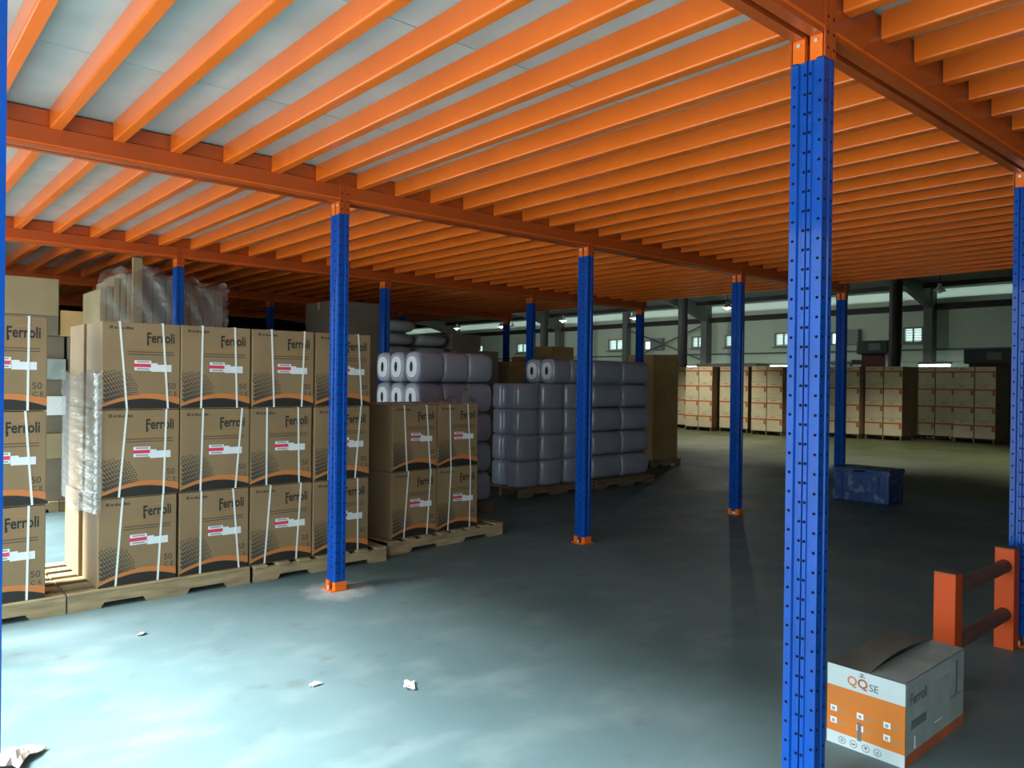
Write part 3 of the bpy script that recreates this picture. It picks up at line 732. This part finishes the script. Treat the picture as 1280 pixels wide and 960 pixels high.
# wrapped bundle of boards behind the main stack, beyond the second column row
pallet(-.70, 3.73, 1.34, .9, 'pallet under the wrapped boards behind the main stack', 0, 'y', 'wood_dark')
t = thing('board_bundle', 'film-wrapped bundle of flat brown boards standing behind the main carton stack', 'boards', (0, 0, 0))
xs_, k = -.672, 0
while xs_ < .55:
    wd = .064 if xs_ < -.31 else .13
    top = 2.39+.20*min(1, (xs_+.672)/.22) if xs_ < -.3 else 2.585-.13*(xs_+.3)/.85
    obj('board', bevelled('board', [(xs_, min(.575, xs_+wd-.007), 3.76+.006*(k % 2), 4.50, .1205, top-.03*(k % 3 == 1))], .004, ['kraft2' if xs_ < -.3 else 'kraft_dark'], 1), t)
    xs_ += wd; k += 1
obj('plank', bevelled('plank', [(-.375, -.280, 3.715, 3.755, .1205, 2.738)], .004, ['kraft2'], 1), t)
def bundle_film(u, v):
    zt = 2.52+.13*math.sin(PI*min(1, u/.30)*.5) if u < .30 else 2.65-.14*(u-.30)/.70
    z = 1.80+v*(zt-1.80)
    bulge = .05*max(0, v-.9)*10*.5
    return (-.70+u*1.31+.012*math.sin(v*40+u*9), 3.70+.012*math.sin(u*30+v*12)+.008*math.sin(v*60)+bulge*.5, z+(.025*math.sin(u*21)+.015*math.sin(u*47))*v)
obj('film', film_sheet('film', bundle_film, 60, 30, 'film_thin'), t)
# grey bags and dim cartons at the rear (y about 4.5)
def bag_mesh(sx, sy, sz):
    mb = MB(); n = 14; m_ = 8; mb.smooth = True; vs = []
    for j in range(m_+1):
        a = -PI/2+PI*j/m_; r = max(.0, math.cos(a))**.35; z = sz/2+sz/2*math.sin(a)
        for i in range(n*2):
            t2 = 2*PI*i/(n*2); c, s = math.cos(t2), math.sin(t2); p = .4
            vs.append((abs(c)**p*math.copysign(1, c)*sx/2*r, abs(s)**p*math.copysign(1, s)*sy/2*r, z))
    N = n*2
    mb._add(vs, [(j*N+i, j*N+(i+1) % N, (j+1)*N+(i+1) % N, (j+1)*N+i) for j in range(m_) for i in range(N)])
    return mb.mesh('bag', 'bag')
M['bag'] = mat('grey_bag', (0.36, 0.38, 0.38), 0.6, var=0.2, scale=4, bump=.3, bscale=10)
bm_ = bag_mesh(.56, .8, .185)
pallet(3.12, 4.42, 1.2, .95, 'pallet under the grey bags at the rear', 0, 'y', 'wood_dark')
nb = 12
for k in range(nb):
    for c in range(2):
        if k >= 11 and c == 1: continue
        tag(obj('grey_bag', bm_, None, (3.42+c*.60+random.uniform(-.01, .01), 4.90+random.uniform(-.02, .02), .121+k*.188), random.uniform(-.04, .04)),
            'dim grey bag in the %s rear pile, %s from its bottom' % (['left', 'right'][c], ('first second third fourth fifth sixth seventh eighth ninth tenth eleventh twelfth'.split())[k]), 'bag', 'grey bags in two piles at the rear')
pallet(2.28, 4.42, .8, .95, 'pallet under the dark cartons at the rear', 0, 'y', 'wood_dark')
for k in range(4): plain_carton(2.32, 3.06, 4.5, 5.3, .1205+k*.61, .1205+k*.61+.608, 'large dark carton at the rear left of the grey bags, level %s' % ORD[k], 'kraft_dark', 0, 'dark cartons left of the grey bags')
pallet(4.36, 4.42, .95, .95, 'pallet under the dark brown cartons right of the grey bags', 0, 'y', 'wood_dark')
for k in range(3):
    plain_carton(4.40, 5.25, 4.5, 5.3, .1205+k*.615, .1205+k*.615+.613, 'dark brown carton right of the grey bags, level %s' % ORD[k], 'kraft_dark', 0, 'dark cartons right of the grey bags')
plain_carton(4.34, 4.90, 4.52, 5.2, 1.968, 2.21, 'dark brown carton topping the pile right of the grey bags', 'kraft_dark', 0, 'dark cartons right of the grey bags')
# tan cartons behind the middle tank stacks
pallet(5.85, 4.9, 1.75, 1.0, 'pallet under the tan cartons behind the tanks', 0, 'y', 'wood_dark')
G = 'tan cartons behind the tank stacks'
for k in range(3):
    for c in range(3):
        plain_carton(5.88+c*.56, 5.88+c*.56+.55, 5.0, 5.7, .1205+k*.535, .1205+k*.535+.533, 'tan carton behind the tank stacks, %s level, %s from the left' % (LV[k], ORD[c]), 'kraft3', 0, G)
plain_carton(5.90, 6.44, 5.0, 5.6, 1.727, 1.83, 'flat tan carton lying left on the tan pile', 'kraft3', 0, G)
plain_carton(6.50, 6.92, 5.0, 5.6, 1.727, 1.94, 'tan carton in the middle of the tan pile top', 'kraft3', 0, G)
plain_carton(6.93, 7.50, 5.02, 5.6, 1.727, 2.13, 'highest tan carton, left of the middle column', 'kraft3', 0, G)
# tall kraft stack right of the tanks
pallet(8.14, 3.66, .80, .7, 'pallet under the tall kraft cartons', 0, 'y')
for c in range(2):
    for k in range(3):
        plain_carton(8.18+c*.36, 8.18+c*.36+.355, 3.70, 4.3, .1205+k*.627, .1205+k*.627+.625, 'tall kraft carton right of the tank stacks, %s column, %s level' % (['left', 'right'][c], LV[k]), 'kraft3', 0, 'tall kraft cartons')

# ------------------------------------------------------------------ white cartons with orange print, in a long row
def white_meshes():
    W, D, H = .50, .52, .476      # face on -x is W wide along y
    mb = MB()
    mb.cur = 0; mb.box(-D/2, D/2, -W/2, W/2, 0, H-.003)
    me = bevelled('body', [(-D/2, D/2, -W/2+.002, W/2-.002, 0, H-.003)], .006, ['white_card', 'card_side'], 1)
    for p in me.polygons:
        if p.normal.y < -.5 or p.normal.y > .5: p.material_index = 1
    x = -D/2-.001; a = MB()
    def q(y0, y1, z0, z1): a._add([(x, y1, z0), (x, y0, z0), (x, y0, z1), (x, y1, z1)], [(0, 1, 2, 3)])
    # face seen from -x: left is +y
    y0, y1, y2 = W/2-.01, -W/2+.085, -W/2+.015
    a._add([(x, y0, H*.665), (x, y1, H*.665), (x, y1, H*.40), (x, y2, H*.40), (x, y2, H*.755), (x, y0, H*.755)], [(0, 1, 2, 3, 4, 5)])
    pr = a.mesh('orange_print', 'card_orange'); a = MB(); q(-.02, W/2-.15, H*.86, H*.90)
    return me, pr, a.mesh('caption', 'card_orange')
WB, WP, WC = white_meshes()
STK = [(10.86, 18.3, 'stack touching the tall kraft cartons'), (9.50, 17.75, 'second stack from the kraft cartons'), (8.42, 18.05, 'stack behind the front row third column'),
       (7.12, 17.75, 'stack just left of the nearest column'), (5.35, 18.75, 'stack behind the distant blue column'), (4.30, 19.0, 'stack directly above the blue crate'),
       (3.42, 20.25, 'shaded stack under the glare tube'), (2.36, 20.0, 'rightmost stack of the long row'), (12.2, 18.4, 'stack hidden behind the kraft cartons')]
for yc, x, lb in STK:
    pallet(x+.0, yc-.49, 1.04, .98, 'pallet under the '+lb, 0, 'y', 'wood_dark', n=6)
    for k in range(4):
        for c in range(2):
            for d in range(2):
                if d == 1 and (c == 0): continue
                yy = yc+(.255 if c == 0 else -.255)
                t = thing('white_carton', 'orange-printed white carton, %s level, %s%s, in the %s' % (['bottom', 'second', 'third', 'top'][k], ['left', 'right'][c], ['', ' rear'][d], lb), 'carton', (x+.27+d*.532+random.uniform(-.003, .003), yy, .1205+k*.476), random.uniform(-.004, .004), 'white cartons with orange print')
                obj('body', WB, t); obj('orange_print', WP, t); obj('caption', WC, t)

# ------------------------------------------------------------------ open-topped dusty carton at lower right
def qq_carton():
    X0_, X1_, Y0_, Y1_, H = .533, 1.160, -3.622, -3.308, .33
    D, W = X1_-X0_, Y1_-Y0_
    t = thing('printed_carton', 'dusty white and orange carton on the floor at lower right', 'carton', (X0_, Y0_, 0))   # local: x depth, y width
    mb = MB(); th = .006
    def slab(x0, x1, y0, y1, z0, z1, m): mb.cur = m; mb.box(x0, x1, y0, y1, z0, z1)
    # front wall in three printed bands, other walls grey with an orange foot band
    for z0, z1, m in ((0, .051, 0), (.051, .243, 1), (.243, H, 0)): slab(0, th, 0, W, z0, z1, m)
    for y0, y1 in ((0, th), (W-th, W)):
        slab(th, D, y0, y1, 0, .045, 2); slab(th, D, y0, y1, .045, H, 3)
    slab(D-th, D, th, W-th, 0, H, 3); slab(th, D-th, th, W-th, 0, th, 3)
    obj('body', mb.mesh('body', 'qq_white', 'qq_orange', 'qq_side_orange', 'qq_grey'), t)
    def flap(ya, yb, lift, name, m):
        n = 14; mb = MB(); mb.smooth = True; top = []; bot = []
        for i in range(n+1):
            f = i/n
            for k in range(7):
                g = k/6; y = ya+(yb-ya)*g + (.018*math.sin(PI*f)*g if ya < yb else 0)
                z = H + .001 + lift*math.sin(PI*f)**.8*g**1.5
                top.append((f*D, y, z+.004)); bot.append((f*D, y, z))
        N = len(top); q_ = [(i*7+k, (i+1)*7+k, (i+1)*7+k+1, i*7+k+1) for i in range(n) for k in range(6)]
        mb._add(top+bot, q_ + [tuple(N+i for i in f)[::-1] for f in q_])
        mb._add([top[i*7+6] for i in range(n+1)]+[bot[i*7+6] for i in range(n+1)], [(i, i+1, n+2+i, n+1+i) for i in range(n)])
        return obj(name, mb.mesh(name, m), t)
    flap(W, W*.44, .030, 'top_flap', 'qq_top'); flap(0, W*.46, -.012, 'top_flap', 'qq_grey')
    # print on the front (faces -x; reading direction runs towards -y)
    x = -.0008; L = lambda f: W-f*W
    a = MB(); text_into(a, 'Q', .052, x, L(.27), .264, 'left', bold=.0010); obj('letter', a.mesh('letter', 'ink_orange'), t)
    a = MB(); text_into(a, 'Q', .052, x, L(.405), .264, 'left', bold=.0014); obj('letter', a.mesh('letter', 'qq_side_orange'), t)
    a = MB(); text_into(a, 'SE', .040, x, L(.555), .262, 'left', bold=.0004); obj('lettering', a.mesh('lettering', 'qq_ink'), t)['kind'] = 'stuff'
    a = MB(); a.box(x, 0, L(.50), L(.42), .307, .311); a.box(x, 0, L(.49), L(.43), .317, .320); a.box(x, 0, L(.465), L(.455), .309, .324)
    obj('tape_mark', a.mesh('tape_mark', 'qq_ink'), t)['kind'] = 'stuff'
    for fx in (.05, .40, .74):
        for z in (.135, .085):
            ic = MB(); ic.box(x, 0, L(fx+.085), L(fx), z, z+.024); p = obj('picture_icon', ic.mesh('picture_icon', 'label'), t)
            ic = MB(); ic.box(x*1.6, x, L(fx+.06), L(fx+.02), z+.004, z+.017); obj('icon_detail', ic.mesh('icon_detail', 'label_grey'), p)
            cp = MB(); cp.box(x, 0, L(fx+.21), L(fx+.10), z+.010, z+.015); cp.box(x, 0, L(fx+.19), L(fx+.10), z+.002, z+.006)
            obj('icon_caption', cp.mesh('icon_caption', 'kraft2'), t)['kind'] = 'stuff'
    a = MB(); a.box(x*1.8, 0, L(.46), L(.41), .045, .12)
    obj('printed_strip', a.mesh('printed_strip', 'qq_ink'), t)
    for k, fx in enumerate((.21, .36, .52, .67)):
        a = MB(); n = 20; c = (L(fx), .024); vs = []
        for r in (.0155, .0130): vs += [(x, c[0]+r*math.cos(2*PI*i/n), c[1]+r*math.sin(2*PI*i/n)) for i in range(n)]
        a._add(vs, [(i, n+i, n+(i+1) % n, (i+1) % n) for i in range(n)])
        rg = obj('handling_ring', a.mesh('handling_ring', 'qq_ink'), t)
        a = MB()
        if k == 0: a.box(x, 0, c[0]+.002, c[0]+.005, .017, .031); a.box(x, 0, c[0]-.005, c[0]-.002, .017, .031)
        elif k == 1: a.box(x, 0, c[0]-.008, c[0]+.008, .020, .026)
        elif k == 2: a._add([(x, c[0]-.007, .030), (x, c[0]+.007, .030), (x, c[0], .016)], [(0, 1, 2)])
        else: a.box(x, 0, c[0]-.007, c[0]+.007, .017, .020); a.box(x, 0, c[0]-.005, c[0]+.005, .024, .028)
        obj('handling_symbol', a.mesh('handling_symbol', 'qq_ink'), rg)['kind'] = 'stuff'
    # grey print on the long side (faces -y)
    a = MB(); text_into(a, 'Ferroli', .062, .045, -.0008, .235, 'front', bold=.002, width=.17); obj('lettering', a.mesh('lettering', 'qq_ink'), t)['kind'] = 'stuff'
    a = MB(); a.box(.06, .21, -.0008, 0, .135, .17); obj('print_block', a.mesh('print_block', 'qq_ink'), t)
    a = MB(); a.box(.28, .46, -.0008, 0, .215, .265); obj('print_block', a.mesh('print_block', 'label_grey'), t)
    a = MB(); a.box(.53, .55, -.0008, 0, .16, .30); a.box(.47, .60, -.0008, 0, .15, .156); obj('print_block', a.mesh('print_block', 'qq_ink'), t)
    a = MB(); a.box(.09, .105, -.0008, 0, .052, .10); a.box(.30, .38, -.0008, 0, .095, .10); obj('print_block', a.mesh('print_block', 'label'), t)['kind'] = 'stuff'
    a = MB(); a.box(-.0006, D, -.0009, 0, .325, .330); obj('top_edge', a.mesh('top_edge', 'qq_grey'), t)
qq_carton()

# ------------------------------------------------------------------ orange barrier by the right column
t = thing('guard_barrier', 'orange two-post guard barrier with dark round rails at the right edge', 'barrier', (1.50, -3.47, 0))
for x in (0, .90):
    p = obj('post', bevelled('post', [(x, x+.095, 0, .10, 0, .575)], .005, ['barrier'], 2), t)
    obj('cap', bevelled('cap', [(x-.001, x+.096, -.001, .101, .573, .580)], .002, ['barrier_pipe'], 1), p)
for z in (.20, .475): obj('rail', MB().cyl((.09, .05, z), (.905, .05, z), .038, n=20).mesh('rail', 'barrier_pipe'), t)

# ------------------------------------------------------------------ blue crate
def crate():
    t = thing('plastic_crate', 'scuffed blue plastic crate on the floor below the distant blue column', 'crate', (7.18, -.80, 0), .03)
    D, W, H = .50, .74, .43; mb = MB(); n = 10
    obj('body', bevelled('body', [(.012, D-.012, .012, W-.012, .0, H-.05)], .022, ['crate'], 3), t)
    obj('rim', bevelled('rim', [(0, D, 0, W, H-.06, H)], .012, ['crate'], 2), t)
    for y in (.14, .37, .60): obj('rib', bevelled('rib', [(.002, .02, y-.012, y+.012, .03, H-.06)], .004, ['crate'], 1), t)
    for z in (.12,): obj('rib', bevelled('rib', [(.004, .02, .03, W-.03, z-.01, z+.01)], .003, ['crate'], 1), t)
    lab = obj('handle_slot', bevelled('handle_slot', [(-.002, .004, W/2-.07, W/2+.07, H-.04, H-.018)], .002, ['hole'], 1), t)
crate()
# scuffs are in the crate's own material
nt = M['crate'].node_tree; b = nt.nodes['Principled BSDF']; old = b.inputs['Base Color'].links[0].from_socket
tc = _n(nt, 'ShaderNodeTexCoord'); nz = _n(nt, 'ShaderNodeTexNoise'); nz.inputs['Scale'].default_value = 9; nz.inputs['Detail'].default_value = 8
nt.links.new(tc.outputs['Object'], nz.inputs['Vector'])
mr = _n(nt, 'ShaderNodeMapRange'); mr.inputs['From Min'].default_value = .54; mr.inputs['From Max'].default_value = .74; mr.inputs['To Max'].default_value = .6; nt.links.new(nz.outputs['Fac'], mr.inputs['Value'])
mx = _n(nt, 'ShaderNodeMix', data_type='RGBA'); mx.inputs['B'].default_value = (.32, .40, .48, 1)
nt.links.new(mr.outputs[0], mx.inputs['Factor']); nt.links.new(old, mx.inputs['A']); nt.links.new(mx.outputs['Result'], b.inputs['Base Color'])

# ------------------------------------------------------------------ lamps
LAMP_COL = (0.97, 1.0, 0.80)
bell = MB(); n = 18
prof = [(.03, .22), (.05, .20), (.06, .13), (.12, .06), (.17, 0), (.165, 0), (.115, .055), (.05, .12)]
vs = [(r*math.cos(2*PI*i/n), r*math.sin(2*PI*i/n), z) for r, z in prof for i in range(n)]
bell.smooth = True
bell._add(vs, [(k*n+i, k*n+(i+1) % n, (k+1)*n+(i+1) % n, (k+1)*n+i) for k in range(len(prof)-1) for i in range(n)])
BELL = bell.mesh('shade', 'machine_white')
bulb = MB(); vs = []
for j in range(7):
    a = PI*j/6; vs += [(.075*math.sin(a)*math.cos(2*PI*i/12), .075*math.sin(a)*math.sin(2*PI*i/12), .03-.09*math.cos(a)) for i in range(12)]
bulb.smooth = True; bulb._add(vs, [(j*12+i, j*12+(i+1) % 12, (j+1)*12+(i+1) % 12, (j+1)*12+i) for j in range(6) for i in range(12)])
BULB = bulb.mesh('bulb', 'lamp_on'); BULB_OFF = BULB.copy(); BULB_OFF.materials[0] = M['label']
def high_bay(x, y, z, label, watts, on=True, spot=False):
    t = thing('bell_lamp', label, 'lamp', (x, y, z), 0, 'hanging bell lamps')
    obj('shade', BELL, t); obj('bulb', BULB if on else BULB_OFF, t)
    obj('cord', MB().cyl((0, 0, .21), (0, 0, rz(x)-z-.02), .012, n=6).mesh('cord', 'steel_dark'), t)
    if on:
        l = bpy.data.lights.new('lamp_light', 'SPOT' if spot else 'POINT'); l.energy = watts
        if spot: l.spot_size = math.radians(98); l.spot_blend = .6; l.color = LAMP_COL; l.shadow_soft_size = .1
        o = bpy.data.objects.new('lamp_light', l); C.objects.link(o); o.parent = t; o.location = (0, 0, -.12)
for y, z, lb, wt, on in ((25.3, 4.05, 'farthest bell lamp at left, over the dark brown cartons', 65, True), (21.9, 3.98, 'bell lamp left of the thin far column', 65, True), (21.1, 3.90, 'bell lamp right of the thin far column', 0, False),
                     (17.9, 4.05, 'bell lamp left of the middle column', 95, True), (14.05, 3.95, 'bell lamp right of the middle column', 95, True), (9.95, 4.08, 'bell lamp left of the third front column', 100, True), (3.25, 4.1, 'unlit bell lamp at the right above the machines', 0, False)):
    high_bay(20.0, y, z, lb, wt, on)
for y, lb in ((-3.0, 'added unseen bell lamp high over the aisle at right, above the deck edge'), (3.4, 'added unseen bell lamp high over the aisle beyond the blue crate'), (9.0, 'added unseen bell lamp high over the aisle before the white cartons'), (17.0, 'added unseen bell lamp high over the aisle at the far left')):
    high_bay(15.2, y, 5.2, lb, 900, True, True)  # out-of-view lamps, added to light the fronts of the white cartons
rail = thing('lamp_rail', 'thin rail carrying the glare tubes above the white cartons', 'rail', (24.0, 0, 0))
obj('wire', MB().cyl((0, 1.0, 2.29), (0, 16.0, 2.29), .012, n=6).mesh('wire', 'machine_white'), rail)
for y in (1.0, 6.0, 11.6, 16.0): obj('stand', MB().box(-.03, .03, y-.03, y+.03, 0, 2.30).mesh('stand', 'steel_dark'), rail)
for y0, y1, lb in ((4.30, 5.28, 'bright glare tube above the shaded white-carton stack at right'), (13.62, 14.66, 'bright glare tube above the kraft cartons'), (9.9, 10.9, 'bright glare tube beside the nearest column')):
    t = thing('tube_lamp', lb, 'lamp', (24.0, (y0+y1)/2, 2.2), 0, 'glare tubes on the rail')
    h = (y1-y0)/2
    obj('housing', MB().prism([(-.10, 0), (.10, 0), (.05, .07), (-.05, .07)], -h, h, 'y').mesh('housing', 'machine_white'), t)
    obj('tube', MB().cyl((-.05, -h+.03, -.03), (-.05, h-.03, -.03), .04, n=12).mesh('tube', 'tube_on'), t)

# ------------------------------------------------------------------ machines behind the white cartons
def machine(y0, y1, zb, zt, label, body, head):
    t = thing('machine', label, 'machine', (22.6, (y0+y1)/2, 0)); h = (y1-y0)/2
    obj('cabinet', bevelled('cabinet', [(0, .9, -h+.12, h, 0, zb)], .03, [body], 2), t)
    hd = obj('head', bevelled('head', [(-.15, .9, -h, h+.1, zb-.03, zt)], .04, [head], 2), t)
    obj('panel', bevelled('panel', [(-.165, -.14, -.25, .15, zb+.08, zt-.1)], .01, ['steel'], 1), hd)
machine(5.66, 6.55, 2.55, 2.95, 'dark red machine with a dark green head left of the glare tube', 'machine_red', 'machine_green')
machine(2.0, 3.35, 2.20, 2.60, 'dark red and green machine beside the right column', 'machine_red', 'machine_green')
t = thing('work_table', 'pale canopy table behind the distant blue column', 'table', (22.4, 7.66, 0))
obj('top', bevelled('top', [(0, 1.0, -.9, .95, 2.2, 2.34)], .01, ['machine_white'], 1), t)
obj('edge', MB().box(-.02, 0, -.9, .95, 2.22, 2.28).mesh('edge', 'steel'), t)
for x in (.06, .94):
    for y in (-.84, .89): obj('leg', MB().box(x-.03, x+.03, y-.03, y+.03, 0, 2.21).mesh('leg', 'steel'), t)
t = thing('work_table', 'grey canopy table behind the white cartons at the second column', 'table', (22.4, 11.6, 0))
obj('top', bevelled('top', [(0, 1.0, -1.3, 1.3, 2.12, 2.26)], .01, ['kraft_dark'], 1), t)
for x in (.06, .94):
    for y in (-1.24, 1.24): obj('leg', MB().box(x-.03, x+.03, y-.03, y+.03, 0, 2.13).mesh('leg', 'steel'), t)

# ------------------------------------------------------------------ scraps on the floor
def scrap(name, label, x, y, sx, sy, lift, m, rot, seed, cat='scrap'):
    rnd = random.Random(seed); n = 6; top = []; bot = []
    for i in range(n+1):
        for j in range(n+1):
            u, v = i/n-.5, j/n-.5; jag = 1+.18*rnd.uniform(-1, 1)
            z = .002+lift*abs(math.sin(u*3.1+seed))*(.6+.4*math.sin(v*5+seed)) + rnd.uniform(0, lift*.15)
            top.append((u*sx*jag, v*sy*jag, z+.004)); bot.append((u*sx*jag, v*sy*jag, z))
    N = len(top); q_ = [(i*(n+1)+j, (i+1)*(n+1)+j, (i+1)*(n+1)+j+1, i*(n+1)+j+1) for i in range(n) for j in range(n)]
    mb = MB(); mb._add(top+bot, q_ + [tuple(N+k for k in f)[::-1] for f in q_])
    rim = [j for j in range(n+1)] + [(i*(n+1)+n) for i in range(1, n+1)] + [n*(n+1)+j for j in range(n-1, -1, -1)] + [i*(n+1) for i in range(n-1, 0, -1)]
    mb._add(top+bot, [(rim[k], N+rim[k], N+rim[(k+1) % len(rim)], rim[(k+1) % len(rim)]) for k in range(len(rim))])
    o = obj(name, mb.mesh(name, m), None, (x, y, 0), rot); return tag(o, label, cat)
scrap('torn_cardboard', 'torn crumpled cardboard on the bright floor at the lower left corner', -2.10, -1.36, .16, .13, .045, 'debris', .9, 2)
scrap('paper_scrap', 'small pale scrap on the floor in front of the left pallet', -1.30, -.12, .05, .03, .01, 'debris', .4, 4)
scrap('paper_scrap', 'pale scrap of paper on the floor below the front-left column', -.52, -1.73, .09, .05, .016, 'paper', 1.0, 6)
scrap('paper_scrap', 'smaller pale scrap left of the other on the middle floor', -.86, -1.42, .06, .035, .012, 'paper', .2, 8)
